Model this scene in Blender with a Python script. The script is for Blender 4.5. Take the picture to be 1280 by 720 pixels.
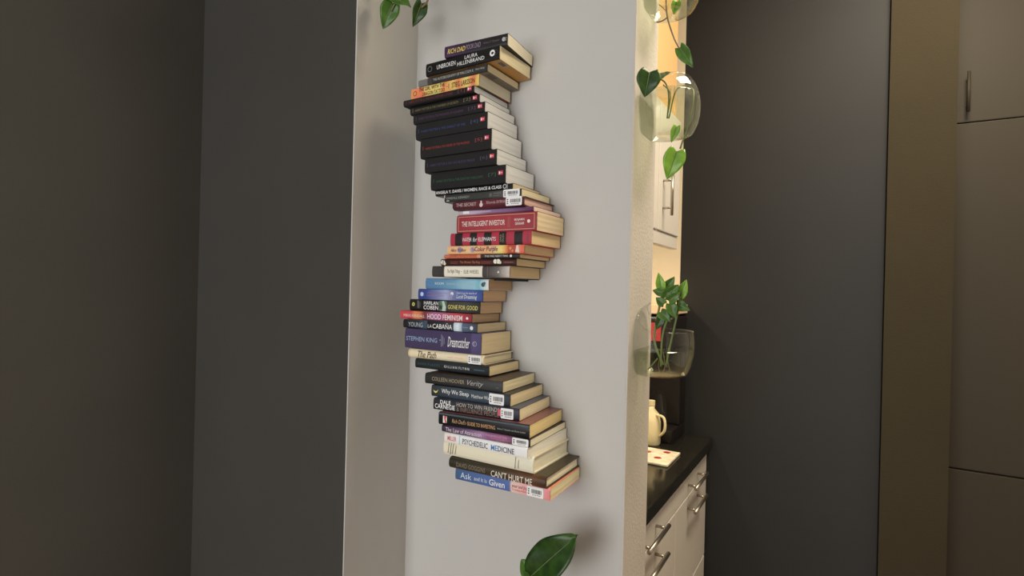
import bpy, bmesh, math, random
from mathutils import Vector, Matrix
for o in list(bpy.data.objects): bpy.data.objects.remove(o)
SC = bpy.context.scene; COL = SC.collection
R = math.radians; rnd = random.Random(7)

# ------------------------------------------------------------------ camera
F, YAW, PITCH, ROLL = 675.2, 0.5435, 0.00026, 0.0246
CP = Vector((0, -1.03714, 1.5))
fw = Vector((-math.sin(YAW)*math.cos(PITCH), math.cos(YAW)*math.cos(PITCH), math.sin(PITCH)))
rt0 = Vector((math.cos(YAW), math.sin(YAW), 0)); up0 = rt0.cross(fw)
rt = rt0*math.cos(ROLL)+up0*math.sin(ROLL); up = up0*math.cos(ROLL)-rt0*math.sin(ROLL)
cd = bpy.data.cameras.new('camera'); cam = bpy.data.objects.new('camera', cd); COL.objects.link(cam)
cd.sensor_width = 36; cd.lens = F/1280*36; cd.clip_start = 0.02
cam.matrix_world = Matrix(((rt.x, up.x, -fw.x, CP.x), (rt.y, up.y, -fw.y, CP.y), (rt.z, up.z, -fw.z, CP.z), (0, 0, 0, 1)))
SC.camera = cam
def ray(px, py): return fw + rt*((px-640)/F) + up*((360-py)/F)
def at_y(px, py, Y): d = ray(px, py); return CP + d*((Y-CP.y)/d.y)
def at_x(px, py, X): d = ray(px, py); return CP + d*((X-CP.x)/d.x)
def at_z(px, py, Z): d = ray(px, py); return CP + d*((Z-CP.z)/d.z)

# ------------------------------------------------------------------ world, lights, exposure
w = bpy.data.worlds.new('world'); SC.world = w; w.use_nodes = True
w.node_tree.nodes['Background'].inputs[0].default_value = (0.80, 0.90, 1.0, 1)
w.node_tree.nodes['Background'].inputs[1].default_value = 1.0
def area(name, loc, tgt, sx, sy, energy, col):
    l = bpy.data.lights.new(name, 'AREA'); l.shape = 'RECTANGLE'; l.size = sx; l.size_y = sy
    l.energy = energy; l.color = col
    o = bpy.data.objects.new(name, l); COL.objects.link(o); o.location = loc
    o.rotation_euler = (Vector(tgt)-Vector(loc)).to_track_quat('-Z', 'Y').to_euler(); return o
area('window_daylight', (-0.72, -3.28, 1.5), (-0.72, 0, 1.5), 1.4, 1.7, 52, (0.98, 0.98, 0.97))
area('kitchen_ceiling_light', (0.35, 0.40, 2.90), (0.2, 0.40, 0), 0.9, 0.4, 38, (1.0, 0.85, 0.63))
vs = SC.view_settings; vs.view_transform = 'Standard'; vs.look = 'None'; vs.gamma = 1; vs.use_curve_mapping = False
vs.exposure = 0.0

# ------------------------------------------------------------------ materials
def lin(c):
    return tuple(((x/255)/12.92 if x/255 <= 0.04045 else ((x/255+0.055)/1.055)**2.4) for x in c[:3])
def rgb(c, k=1.0):
    a = lin(c)
    if k == 1.25: g = .3*a[0]+.6*a[1]+.1*a[2]; a = tuple(x*.84+g*.16 for x in a)   # printed ink is a little muted
    return (min(a[0]*k, .92), min(a[1]*k, .92), min(a[2]*k, .92), 1)
MC = {}
def mat(key, col, rough=0.5, metal=0.0, k=1.25, spec=0.4, noise=0.0, nscale=40, bump=0.0, bscale=300):
    if key in MC: return MC[key]
    m = bpy.data.materials.new(key); m.use_nodes = True; nt = m.node_tree; b = nt.nodes['Principled BSDF']
    b.inputs['Base Color'].default_value = rgb(col, k); b.inputs['Roughness'].default_value = rough
    b.inputs['Metallic'].default_value = metal; b.inputs['Specular IOR Level'].default_value = spec
    if noise or bump:
        tc = nt.nodes.new('ShaderNodeTexCoord')
    if noise:
        n = nt.nodes.new('ShaderNodeTexNoise'); n.inputs['Scale'].default_value = nscale; n.inputs['Detail'].default_value = 4
        nt.links.new(tc.outputs['Object'], n.inputs['Vector'])
        r = nt.nodes.new('ShaderNodeValToRGB'); c0 = rgb(col, k)
        r.color_ramp.elements[0].position = .3; r.color_ramp.elements[1].position = .7
        r.color_ramp.elements[0].color = tuple(x*(1-noise) for x in c0[:3])+(1,)
        r.color_ramp.elements[1].color = tuple(min(x*(1+noise), .95) for x in c0[:3])+(1,)
        nt.links.new(n.outputs['Fac'], r.inputs['Fac']); nt.links.new(r.outputs['Color'], b.inputs['Base Color'])
    if bump:
        n2 = nt.nodes.new('ShaderNodeTexNoise'); n2.inputs['Scale'].default_value = bscale; n2.inputs['Detail'].default_value = 3
        nt.links.new(tc.outputs['Object'], n2.inputs['Vector'])
        bp = nt.nodes.new('ShaderNodeBump'); bp.inputs['Strength'].default_value = bump; bp.inputs['Distance'].default_value = 0.002
        nt.links.new(n2.outputs['Fac'], bp.inputs['Height']); nt.links.new(bp.outputs['Normal'], b.inputs['Normal'])
    MC[key] = m; return m
PR = 1.095   # far/near depth ratio along a spine: converts a fraction seen in the photo to a fraction of the spine
def ps(p): return p*PR/((1-p)+p*PR)
def ramp_mat(key, stops, interp='LINEAR', rough=0.38, k=1.25, mottle=0.0):
    """printed spine: colours run along the length of the book"""
    m = bpy.data.materials.new(key); m.use_nodes = True; nt = m.node_tree; b = nt.nodes['Principled BSDF']
    b.inputs['Roughness'].default_value = rough; b.inputs['Specular IOR Level'].default_value = 0.4
    tc = nt.nodes.new('ShaderNodeTexCoord'); sp = nt.nodes.new('ShaderNodeSeparateXYZ'); nt.links.new(tc.outputs['Generated'], sp.inputs[0])
    fac = sp.outputs['X']
    if mottle:
        n = nt.nodes.new('ShaderNodeTexNoise'); n.inputs['Scale'].default_value = 28; n.inputs['Detail'].default_value = 2
        nt.links.new(tc.outputs['Object'], n.inputs['Vector'])
        mm = nt.nodes.new('ShaderNodeMath'); mm.operation = 'MULTIPLY_ADD'; mm.inputs[1].default_value = mottle
        s2 = nt.nodes.new('ShaderNodeMath'); s2.operation = 'SUBTRACT'; s2.inputs[1].default_value = 0.5
        nt.links.new(n.outputs['Fac'], s2.inputs[0]); nt.links.new(s2.outputs[0], mm.inputs[0]); nt.links.new(fac, mm.inputs[2]); fac = mm.outputs[0]
    r = nt.nodes.new('ShaderNodeValToRGB'); r.color_ramp.interpolation = interp
    while len(r.color_ramp.elements) < len(stops): r.color_ramp.elements.new(1.0)
    for e, (p, c) in zip(r.color_ramp.elements, stops): e.position = ps(p); e.color = rgb(c, k)
    nt.links.new(fac, r.inputs['Fac']); nt.links.new(r.outputs['Color'], b.inputs['Base Color'])
    return m
def page_mat(key, col, k=1.28):
    """stacked paper edges: fine strata along the thickness, toned unevenly"""
    if key in MC: return MC[key]
    m = bpy.data.materials.new(key); m.use_nodes = True; nt = m.node_tree; b = nt.nodes['Principled BSDF']
    b.inputs['Roughness'].default_value = 0.85; b.inputs['Specular IOR Level'].default_value = 0.15
    tc = nt.nodes.new('ShaderNodeTexCoord'); mp = nt.nodes.new('ShaderNodeMapping'); mp.inputs['Scale'].default_value = (14, 14, 1500)
    nt.links.new(tc.outputs['Object'], mp.inputs['Vector'])
    n = nt.nodes.new('ShaderNodeTexNoise'); n.inputs['Scale'].default_value = 1.0; n.inputs['Detail'].default_value = 3
    nt.links.new(mp.outputs[0], n.inputs['Vector'])
    r = nt.nodes.new('ShaderNodeValToRGB'); c = rgb(col, k); g = .3*c[0]+.6*c[1]+.1*c[2]; c = tuple(x*.8+g*.2 for x in c[:3])+(1,)
    r.color_ramp.elements[0].position = .25; r.color_ramp.elements[1].position = .7
    r.color_ramp.elements[0].color = (c[0]*.84, c[1]*.82, c[2]*.79, 1); r.color_ramp.elements[1].color = c
    nt.links.new(n.outputs['Fac'], r.inputs['Fac']); nt.links.new(r.outputs['Color'], b.inputs['Base Color'])
    bp = nt.nodes.new('ShaderNodeBump'); bp.inputs['Strength'].default_value = .25; bp.inputs['Distance'].default_value = .0006
    nt.links.new(n.outputs['Fac'], bp.inputs['Height']); nt.links.new(bp.outputs['Normal'], b.inputs['Normal'])
    MC[key] = m; return m
def leaf_mat(key, c0, c1):
    if key in MC: return MC[key]
    m = bpy.data.materials.new(key); m.use_nodes = True; nt = m.node_tree; b = nt.nodes['Principled BSDF']
    b.inputs['Roughness'].default_value = 0.36
    tc = nt.nodes.new('ShaderNodeTexCoord'); n = nt.nodes.new('ShaderNodeTexNoise'); n.inputs['Scale'].default_value = 45; n.inputs['Detail'].default_value = 4
    nt.links.new(tc.outputs['Object'], n.inputs['Vector'])
    r = nt.nodes.new('ShaderNodeValToRGB'); r.color_ramp.elements[0].position = .35; r.color_ramp.elements[1].position = .7
    r.color_ramp.elements[0].color = rgb(c0, 1.3); r.color_ramp.elements[1].color = rgb(c1, 1.3)
    nt.links.new(n.outputs['Fac'], r.inputs['Fac']); nt.links.new(r.outputs['Color'], b.inputs['Base Color'])
    tr = nt.nodes.new('ShaderNodeBsdfTranslucent'); nt.links.new(r.outputs['Color'], tr.inputs['Color'])
    mx = nt.nodes.new('ShaderNodeMixShader'); mx.inputs[0].default_value = .25
    out = nt.nodes['Material Output']; nt.links.new(b.outputs[0], mx.inputs[1]); nt.links.new(tr.outputs[0], mx.inputs[2]); nt.links.new(mx.outputs[0], out.inputs['Surface'])
    MC[key] = m; return m
def thin_glass(key, tint=(1, 1, 1)):
    """clear blown glass, thin wall: see-through with a fresnel sheen"""
    if key in MC: return MC[key]
    m = bpy.data.materials.new(key); m.use_nodes = True; nt = m.node_tree; nt.nodes.remove(nt.nodes['Principled BSDF'])
    t = nt.nodes.new('ShaderNodeBsdfTransparent'); t.inputs['Color'].default_value = tint+(1,)
    g = nt.nodes.new('ShaderNodeBsdfGlossy'); g.inputs['Roughness'].default_value = .04
    lw = nt.nodes.new('ShaderNodeLayerWeight'); lw.inputs['Blend'].default_value = .28
    mu = nt.nodes.new('ShaderNodeMath'); mu.operation = 'MULTIPLY'; mu.inputs[1].default_value = .45; nt.links.new(lw.outputs['Facing'], mu.inputs[0])
    mx = nt.nodes.new('ShaderNodeMixShader'); nt.links.new(mu.outputs[0], mx.inputs[0]); nt.links.new(t.outputs[0], mx.inputs[1]); nt.links.new(g.outputs[0], mx.inputs[2])
    nt.links.new(mx.outputs[0], nt.nodes['Material Output'].inputs['Surface']); MC[key] = m; return m
def water_mat(): return thin_glass('water', (.93, .95, .88))

# ------------------------------------------------------------------ object helpers
def link(name, me, m=None, parent=None, loc=None):
    o = bpy.data.objects.new(name, me); COL.objects.link(o)
    if m is not None:
        for mm in (m if isinstance(m, (list, tuple)) else [m]): me.materials.append(mm)
    if parent is not None: o.parent = parent
    if loc is not None: o.location = loc
    return o
def thing(name, label, cat, loc=(0, 0, 0), rotz=0, group=None):
    o = bpy.data.objects.new(name, None); COL.objects.link(o); o.empty_display_size = .05
    o.location = loc; o.rotation_euler = (0, 0, rotz); o['label'] = label; o['category'] = cat
    if group: o['group'] = group
    return o
def tag(o, label, cat, group=None):
    o['label'] = label; o['category'] = cat
    if group: o['group'] = group
    return o
def struct(o): o['kind'] = 'structure'; return o
def bm_box(bm, a, b, bev=0.0):
    x0, y0, z0 = a; x1, y1, z1 = b
    v = [bm.verts.new(p) for p in ((x0,y0,z0),(x1,y0,z0),(x1,y1,z0),(x0,y1,z0),(x0,y0,z1),(x1,y0,z1),(x1,y1,z1),(x0,y1,z1))]
    fs = [bm.faces.new([v[i] for i in f]) for f in ((0,3,2,1),(4,5,6,7),(0,1,5,4),(1,2,6,5),(2,3,7,6),(3,0,4,7))]
    if bev:
        es = {e for f in fs for e in f.edges}
        bmesh.ops.bevel(bm, geom=list(es), offset=bev, segments=2, affect='EDGES', profile=.6)
def done(bm, smooth=False):
    me = bpy.data.meshes.new('m'); bmesh.ops.recalc_face_normals(bm, faces=bm.faces[:]); bm.to_mesh(me); bm.free()
    if smooth:
        for p in me.polygons: p.use_smooth = True
    return me
def box(name, a, b, m, parent=None, bev=0.0):
    bm = bmesh.new(); bm_box(bm, a, b, bev); return link(name, done(bm), m, parent)
def tube_mesh(pts, rad, n=8):
    pts = [Vector(p) for p in pts]; bm = bmesh.new(); rings = []
    for i, p in enumerate(pts):
        t = (pts[min(i+1, len(pts)-1)]-pts[max(i-1, 0)]).normalized()
        a = t.orthogonal().normalized() if i == 0 else (pa - t*pa.dot(t)).normalized()
        pa = a; b = t.cross(a); r = rad[i] if isinstance(rad, (list, tuple)) else rad
        rings.append([bm.verts.new(p+(a*math.cos(2*math.pi*k/n)+b*math.sin(2*math.pi*k/n))*r) for k in range(n)])
    for r0, r1 in zip(rings, rings[1:]):
        for k in range(n): bm.faces.new((r0[k], r0[(k+1) % n], r1[(k+1) % n], r1[k]))
    bm.faces.new(rings[0][::-1]); bm.faces.new(rings[-1])
    return done(bm, True)
def spline(pts, n=6):
    pts = [Vector(p) for p in pts]; q = [pts[0]*2-pts[1]]+pts+[pts[-1]*2-pts[-2]]; out = []
    for i in range(1, len(q)-2):
        for k in range(n):
            t = k/n; a, b, c, d = q[i-1], q[i], q[i+1], q[i+2]
            out.append(.5*((2*b)+(c-a)*t+(2*a-5*b+4*c-d)*t*t+(3*b-a-3*c+d)*t**3))
    out.append(pts[-1]); return out
def lathe_mesh(prof, n=32, thick=0.0, flat=None):
    """profile of (r, z) about the z axis; flat clamps x from below (a flat wall side)"""
    bm = bmesh.new(); rings = []
    for r, z in prof:
        ring = []
        for k in range(n):
            a = 2*math.pi*k/n; x = r*math.cos(a); y = r*math.sin(a)
            if flat is not None: x = max(x, flat)
            ring.append(bm.verts.new((x, y, z)))
        rings.append(ring)
    for r0, r1 in zip(rings, rings[1:]):
        for k in range(n): bm.faces.new((r0[k], r0[(k+1) % n], r1[(k+1) % n], r1[k]))
    return bm, rings
def leaf_mesh(L, W, shape='heart', fold=.18, droop=.25, nu=14, nv=4, wave=.03, seed=0):
    """leaf along +X, face up +Z, base at the origin"""
    rr = random.Random(seed); ph = rr.random()*6; bm = bmesh.new(); rows = []
    for i in range(nu+1):
        u = i/nu
        if shape == 'heart': wd = (math.sin(math.pi*min(1, (u*.93+.07))**.62))**.9 if u < 1 else 0
        else: wd = math.sin(math.pi*(u*.96+.04)**.85)**.75 if u < 1 else 0
        back = (-.10 if shape == 'heart' else 0)*max(0, 1-u*5)
        row = []
        for j in range(-nv, nv+1):
            v = j/nv; y = v*wd*W/2
            x = u*L + back*L*abs(v)*1.3
            z = abs(v)*wd*W*fold - droop*L*u*u + wave*L*math.sin(u*11+ph+v*2)*abs(v)
            row.append(bm.verts.new((x, y, z)))
        rows.append(row)
    for a, b in zip(rows, rows[1:]):
        for j in range(2*nv): bm.faces.new((a[j], a[j+1], b[j+1], b[j]))
    bmesh.ops.remove_doubles(bm, verts=bm.verts[:], dist=1e-6)
    g = bmesh.ops.extrude_face_region(bm, geom=bm.faces[:]); vv = [x for x in g['geom'] if isinstance(x, bmesh.types.BMVert)]
    bmesh.ops.translate(bm, verts=vv, vec=(0, 0, -.0006))
    return done(bm, True)
def place_leaf(me, base, tip, normal, m, parent, name='leaf', midrib=None):
    base = Vector(base); x = (Vector(tip)-base).normalized(); n = Vector(normal); n = (n-x*n.dot(x)).normalized(); y = n.cross(x)
    o = link(name, me, m, parent)
    inv = parent.matrix_world.inverted() if parent is not None else Matrix()
    M = Matrix(((x.x, y.x, n.x, base.x), (x.y, y.y, n.y, base.y), (x.z, y.z, n.z, base.z), (0, 0, 0, 1)))
    o.matrix_basis = inv @ M
    return o
DG = None
def text_mesh(s, x0, x1, z0, z1, y, shear=0.0, rot=False, offset=0.0):
    """lettering fitted in a box on the plane y = const, read from -Y"""
    cu = bpy.data.curves.new('t', 'FONT'); cu.body = s; cu.resolution_u = 2; cu.offset = offset*.55; cu.shear = shear
    o = bpy.data.objects.new('t', cu); COL.objects.link(o); bpy.context.view_layer.update()
    me = bpy.data.meshes.new_from_object(o.evaluated_get(bpy.context.evaluated_depsgraph_get()))
    bpy.data.objects.remove(o); bpy.data.curves.remove(cu)
    xs = [v.co.x for v in me.vertices]; ys = [v.co.y for v in me.vertices]
    if not xs: return me
    a, b, c, d = min(xs), max(xs), min(ys), max(ys)
    for v in me.vertices:
        p = (v.co.x-a)/(b-a); q = (v.co.y-c)/max(d-c, 1e-6)
        if rot: p, q = 1-q, p
        v.co = (x0+(x1-x0)*p, y, z0+(z1-z0)*q)
    me.materials.clear(); return me

# ------------------------------------------------------------------ the setting
H = 2.95
WX0, WX1, WT = -0.9223, -0.3543, 0.15
paint = mat('wall_paint', (202, 201, 198), .85, k=1.0, spec=.2, noise=.025, nscale=3, bump=.12, bscale=220)
paint_end = mat('wall_paint_orange_peel', (206, 201, 194), .8, k=1.0, spec=.2, noise=.03, nscale=9, bump=.55, bscale=170)
white = mat('white_paint', (225, 223, 218), .8, k=1.0)
charcoal = mat('charcoal_paint', (76, 74, 70), .85, k=.85, spec=.15, noise=.06, nscale=2.5, bump=.08, bscale=200)
taupe = mat('dark_taupe_paint', (89, 87, 82), .85, k=.85, spec=.15, noise=.06, nscale=2.5, bump=.08, bscale=200)
floor_m = mat('oak_floor', (150, 118, 84), .5, k=1.0, noise=.2, nscale=6)
struct(box('floor', (-2.2, -3.4, -.05), (2.4, 2.2, 0), floor_m))
struct(box('ceiling', (-2.2, -3.4, H), (2.4, 2.2, H+.05), white))
# wall carrying the books: front face at y=0, its bare end towards the kitchen
tw = struct(box('wall_books', (WX0, 0, 0), (WX1-.004, WT, H), paint))
struct(box('trim_1', (WX1-.004, 0.0005, 0), (WX1, WT-.0005, H), paint_end))
# alcove return and the dark wall that meets it at the outer corner
struct(box('wall_left', (WX0-.003, -.2, 0), (WX0, WT, H), paint))
struct(box('wall_charcoal', (-1.53, -.2, 0), (WX0-.0032, -.05, H), charcoal))
struct(box('wall_taupe', (-1.63, -3.3, 0), (-1.531, -.05, H), taupe))
struct(box('wall_right', (1.9, -3.3, 0), (2.0, 1.6, H), white))
# wall behind the camera with the window that lights the room
for nm, a, b in (('wall_back', (-1.53, -3.4, 0), (1.9, -3.3, .6)), ('wall_back_lintel', (-1.53, -3.4, 2.4), (1.9, -3.3, H)),
                 ('wall_back_pier', (-1.53, -3.4, .6), (-1.45, -3.3, 2.4)), ('wall_back_return', (.02, -3.4, .6), (1.9, -3.3, 2.4))):
    struct(box(nm, a, b, white))
wf = struct(box('window_1', (-1.45, -3.38, .6), (.02, -3.34, .65), white))
for a, b in (((-1.45, -3.38, 2.35), (.02, -3.34, 2.4)), ((-1.45, -3.38, .65), (-1.4, -3.34, 2.35)), ((-.03, -3.38, .65), (.02, -3.34, 2.35)), ((-.745, -3.38, .65), (-.695, -3.34, 2.35))):
    box('window_frame', a, b, white, wf)
# kitchen shell
struct(box('wall_kitchen', (-1.05, WT, 0), (-.955, 1.7, H), mat('backsplash', (238, 228, 205), .45, k=1.0, noise=.03, nscale=6)))
struct(box('wall_kitchen_end', (-.955, 1.6, 0), (1.9, 1.7, H), charcoal))

# ------------------------------------------------------------------ books
def cover_mesh(L, d, t, tc, hard=False, bulge=0.0):
    """wrap-around cover: spine towards -Y, open at the fore edge (+Y) and both ends"""
    ov = .003 if hard else 0.0
    y0, y1 = -d/2, d/2+(0 if not hard else 0)
    b = min(t*.28, .0022 if not hard else .0035)
    out = [(y1, 0), (y0+b*1.4, 0)]
    n = 6
    for i in range(n+1):
        a = i/n
        out.append((y0 + bulge*(-math.sin(math.pi*a)) + (b*.35 if i in (0, n) else 0), b*.45+(t-b*.9)*a))
    out += [(y0+b*1.4, t), (y1, t)]
    inn = [(y1, t-tc), (y0+b*1.6+tc, t-tc), (y0+tc*1.4, t-tc-b*.4), (y0+tc*1.4, tc+b*.4), (y0+b*1.6+tc, tc), (y1, tc)]
    bm = bmesh.new(); prof = out+inn; A = [bm.verts.new((-L/2, y, z)) for y, z in prof]; B_ = [bm.verts.new((L/2, y, z)) for y, z in prof]
    m = len(prof)
    for i in range(m):
        f = bm.faces.new((A[i], A[(i+1) % m], B_[(i+1) % m], B_[i]))
        if i == 0: f.material_index = 2
        elif i == len(out)-2: f.material_index = 1
        elif i < len(out)-2: f.material_index = 0
        elif i < len(out)+2: f.material_index = 1
        else: f.material_index = 2 if i > len(out)+3 else 0
    # ends: strips between outer and inner outline
    no = len(out)
    pair = lambda V: [(V[0], V[1], V[no+4], V[no+5]), tuple([V[1], V[2]]+[V[no+3], V[no+4]]), tuple(V[2:2+n+1])+(V[no+2], V[no+3]),
                      (V[2+n], V[no-2], V[no+1], V[no+2]), (V[no-2], V[no-1], V[no], V[no+1])]
    for q in pair(A)+pair(B_):
        f = bm.faces.new(q)
    return done(bm)
def pages_mesh(L, d, z0, z1, inset, sag=0.0, seed=0):
    rr = random.Random(seed); bm = bmesh.new(); nz = max(2, min(7, int((z1-z0)/.004))); rows = []
    for i in range(nz+1):
        z = z0+(z1-z0)*i/nz; e = 0 if i in (0, nz) else rr.uniform(-.0004, .0003)
        row = []
        for (x, y) in ((-L/2+inset+e, -d/2+.003), (L/2-inset-e, -d/2+.003), (L/2-inset-e+.0002, -d/6), (L/2-inset-e-.0002, d/6), (L/2-inset-e, d/2-.001-inset), (-L/2+inset+e, d/2-.001-inset)):
            row.append(bm.verts.new((x, y, z)))
        rows.append(row)
    for a, b in zip(rows, rows[1:]):
        for k in range(6): bm.faces.new((a[k], a[(k+1) % 6], b[(k+1) % 6], b[k]))
    bm.faces.new(rows[0][::-1]); bm.faces.new(rows[-1])
    return done(bm)
def ring_mesh(cx, cz, r0, r1, y, n=20):
    bm = bmesh.new(); A = [bm.verts.new((cx+r0*math.cos(2*math.pi*k/n), y, cz+r0*math.sin(2*math.pi*k/n))) for k in range(n)]
    if r1 <= 0: bm.faces.new(A)
    else:
        B_ = [bm.verts.new((cx+r1*math.cos(2*math.pi*k/n), y, cz+r1*math.sin(2*math.pi*k/n))) for k in range(n)]
        for k in range(n): bm.faces.new((A[k], A[(k+1) % n], B_[(k+1) % n], B_[k]))
    return done(bm)
def quads_mesh(rects, y):
    bm = bmesh.new()
    for (x0, x1, z0, z1) in rects: bm.faces.new([bm.verts.new(p) for p in ((x0, y, z0), (x1, y, z0), (x1, y, z1), (x0, y, z1))])
    return done(bm)
def poly_mesh(pts, y):
    bm = bmesh.new(); bm.faces.new([bm.verts.new((x, y, z)) for x, z in pts]); return done(bm)
def quads_under(x0, x1, y0, y1, z):
    bm = bmesh.new(); bm.faces.new([bm.verts.new(p) for p in ((x0, y0, z), (x0, y1, z), (x1, y1, z), (x1, y0, z))]); return done(bm)
def Un(p0, p1, d0, d1, c): return ('under', p0, p1, d0, d1, c)
def ink(c, rough=.45):
    key = 'ink_%d_%d_%d' % tuple(c)
    return mat(key, c, rough, k=1.25)

GEO = {  # key: x left, x right, z bottom, z top, depth from the wall, turn in degrees (measured from the photograph)
'richdad':(-0.7380,-0.5860,1.9875,2.0125,0.121,3.6),'unbroken':(-0.7818,-0.5887,1.9577,1.9875,0.128,-1.2),
'malcolm':(-0.8042,-0.6184,1.9408,1.9577,0.126,-1.59),'tattoo':(-0.8261,-0.6389,1.9157,1.9399,0.125,-1.13),
'hp1':(-0.8405,-0.6454,1.8998,1.9143,0.133,-4.45),'hp2':(-0.8301,-0.6393,1.8827,1.9004,0.122,-2.58),
'hp3':(-0.8210,-0.6263,1.8614,1.8827,0.121,-2.85),'hp4':(-0.8121,-0.6186,1.8254,1.8604,0.122,-2.28),
'hp5':(-0.7966,-0.6066,1.7819,1.8243,0.123,-2.65),'hp6':(-0.7836,-0.5936,1.7490,1.7807,0.122,-1.82),
'hp7':(-0.7681,-0.5731,1.7108,1.7480,0.119,-1.20),'davis':(-0.7569,-0.5578,1.6965,1.7096,0.116,-2.01),
'kennedy':(-0.7259,-0.5342,1.6803,1.6964,0.123,-0.79),'secret':(-0.6963,-0.5242,1.6605,1.6794,0.131,-0.50),
'purplethin':(-0.6897,-0.5077,1.6506,1.6602,0.122,-0.52),'investor':(-0.6921,-0.5003,1.6129,1.6497,0.123,-0.06),
'water':(-0.7022,-0.5071,1.5861,1.6114,0.130,-0.20),'purple':(-0.7071,-0.5222,1.5676,1.5848,0.133,0.79),
'baldwin':(-0.7176,-0.5333,1.5593,1.5674,0.131,0.46),'woman':(-0.7285,-0.5427,1.5441,1.5584,0.127,0.56),
'trilogy':(-0.7504,-0.5550,1.5202,1.5433,0.129,0.23),'room':(-0.7938,-0.6250,1.4938,1.5180,0.098,0.26),
'dreaming':(-0.8159,-0.6391,1.4697,1.4935,0.097,-0.15),'coben':(-0.8469,-0.6484,1.4435,1.4692,0.090,-0.77),
'hood':(-0.8565,-0.6552,1.4250,1.4431,0.110,-0.59),'cabana':(-0.8388,-0.6387,1.4054,1.4241,0.118,0.65),
'king':(-0.8293,-0.6247,1.3617,1.4049,0.122,0.58),'path':(-0.8148,-0.6171,1.3415,1.3606,0.124,1.42),
'places':(-0.7938,-0.6021,1.3205,1.3407,0.126,0.87),'verity':(-0.7469,-0.5616,1.2960,1.3179,0.148,3.34),
'sleep':(-0.7259,-0.5411,1.2728,1.2956,0.152,3.15),'carnegie':(-0.7177,-0.5236,1.2487,1.2715,0.155,4.97),
'investing':(-0.6947,-0.4941,1.2230,1.2480,0.166,4.32),'law':(-0.6833,-0.4856,1.2091,1.2227,0.169,2.68),
'psych':(-0.6706,-0.4812,1.1890,1.2081,0.175,0.51),'cream':(-0.6839,-0.4761,1.1567,1.1875,0.158,0.28),
'hurt':(-0.6691,-0.4524,1.1340,1.1557,0.158,1.31),'given':(-0.6606,-0.4499,1.1100,1.1335,0.148,1.96)}
ORDER = list(GEO)
SHELF_AFTER = {'unbroken', 'trilogy', 'places', 'given'}
BOUND = {}
for i, k in enumerate(ORDER):      # one clean stack: each boundary shared by the two books that touch
    g = GEO[k]; zt = g[3] if i == 0 else BOUND[ORDER[i-1]][2]
    if i+1 < len(ORDER):
        zb = (g[2]+GEO[ORDER[i+1]][3])/2
        if k in SHELF_AFTER: BOUND[k] = (zb+.0013, zt, zb-.0013)
        else: BOUND[k] = (zb+.00015, zt, zb-.00015)
    else: BOUND[k] = (g[2], zt, g[2])
TAN, CREAMP, GREYP, OLD = (226, 196, 150), (228, 214, 188), (216, 219, 224), (214, 180, 132)
BOOKS = {}
def T(s, p0, p1, tc, h, c, shear=0.0, rot=False, bold=0.0, nm='title_lettering'): return ('text', s, p0, p1, tc, h, c, shear, rot, bold, nm)
def Rg(p, tc, r0, r1, c): return ('ring', p, tc, r0, r1, c)
def Bx(p0, p1, t0, t1, c, nm='spine_print'): return ('box', p0, p1, t0, t1, c, nm)
def Fr(p0, p1, t0, t1, wd, c): return ('frame', p0, p1, t0, t1, wd, c)
def St(p0, p1, t0=.06, t1=.94): return ('sticker', p0, p1, t0, t1)
def Po(pts, c): return ('poly', pts, c)
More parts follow.
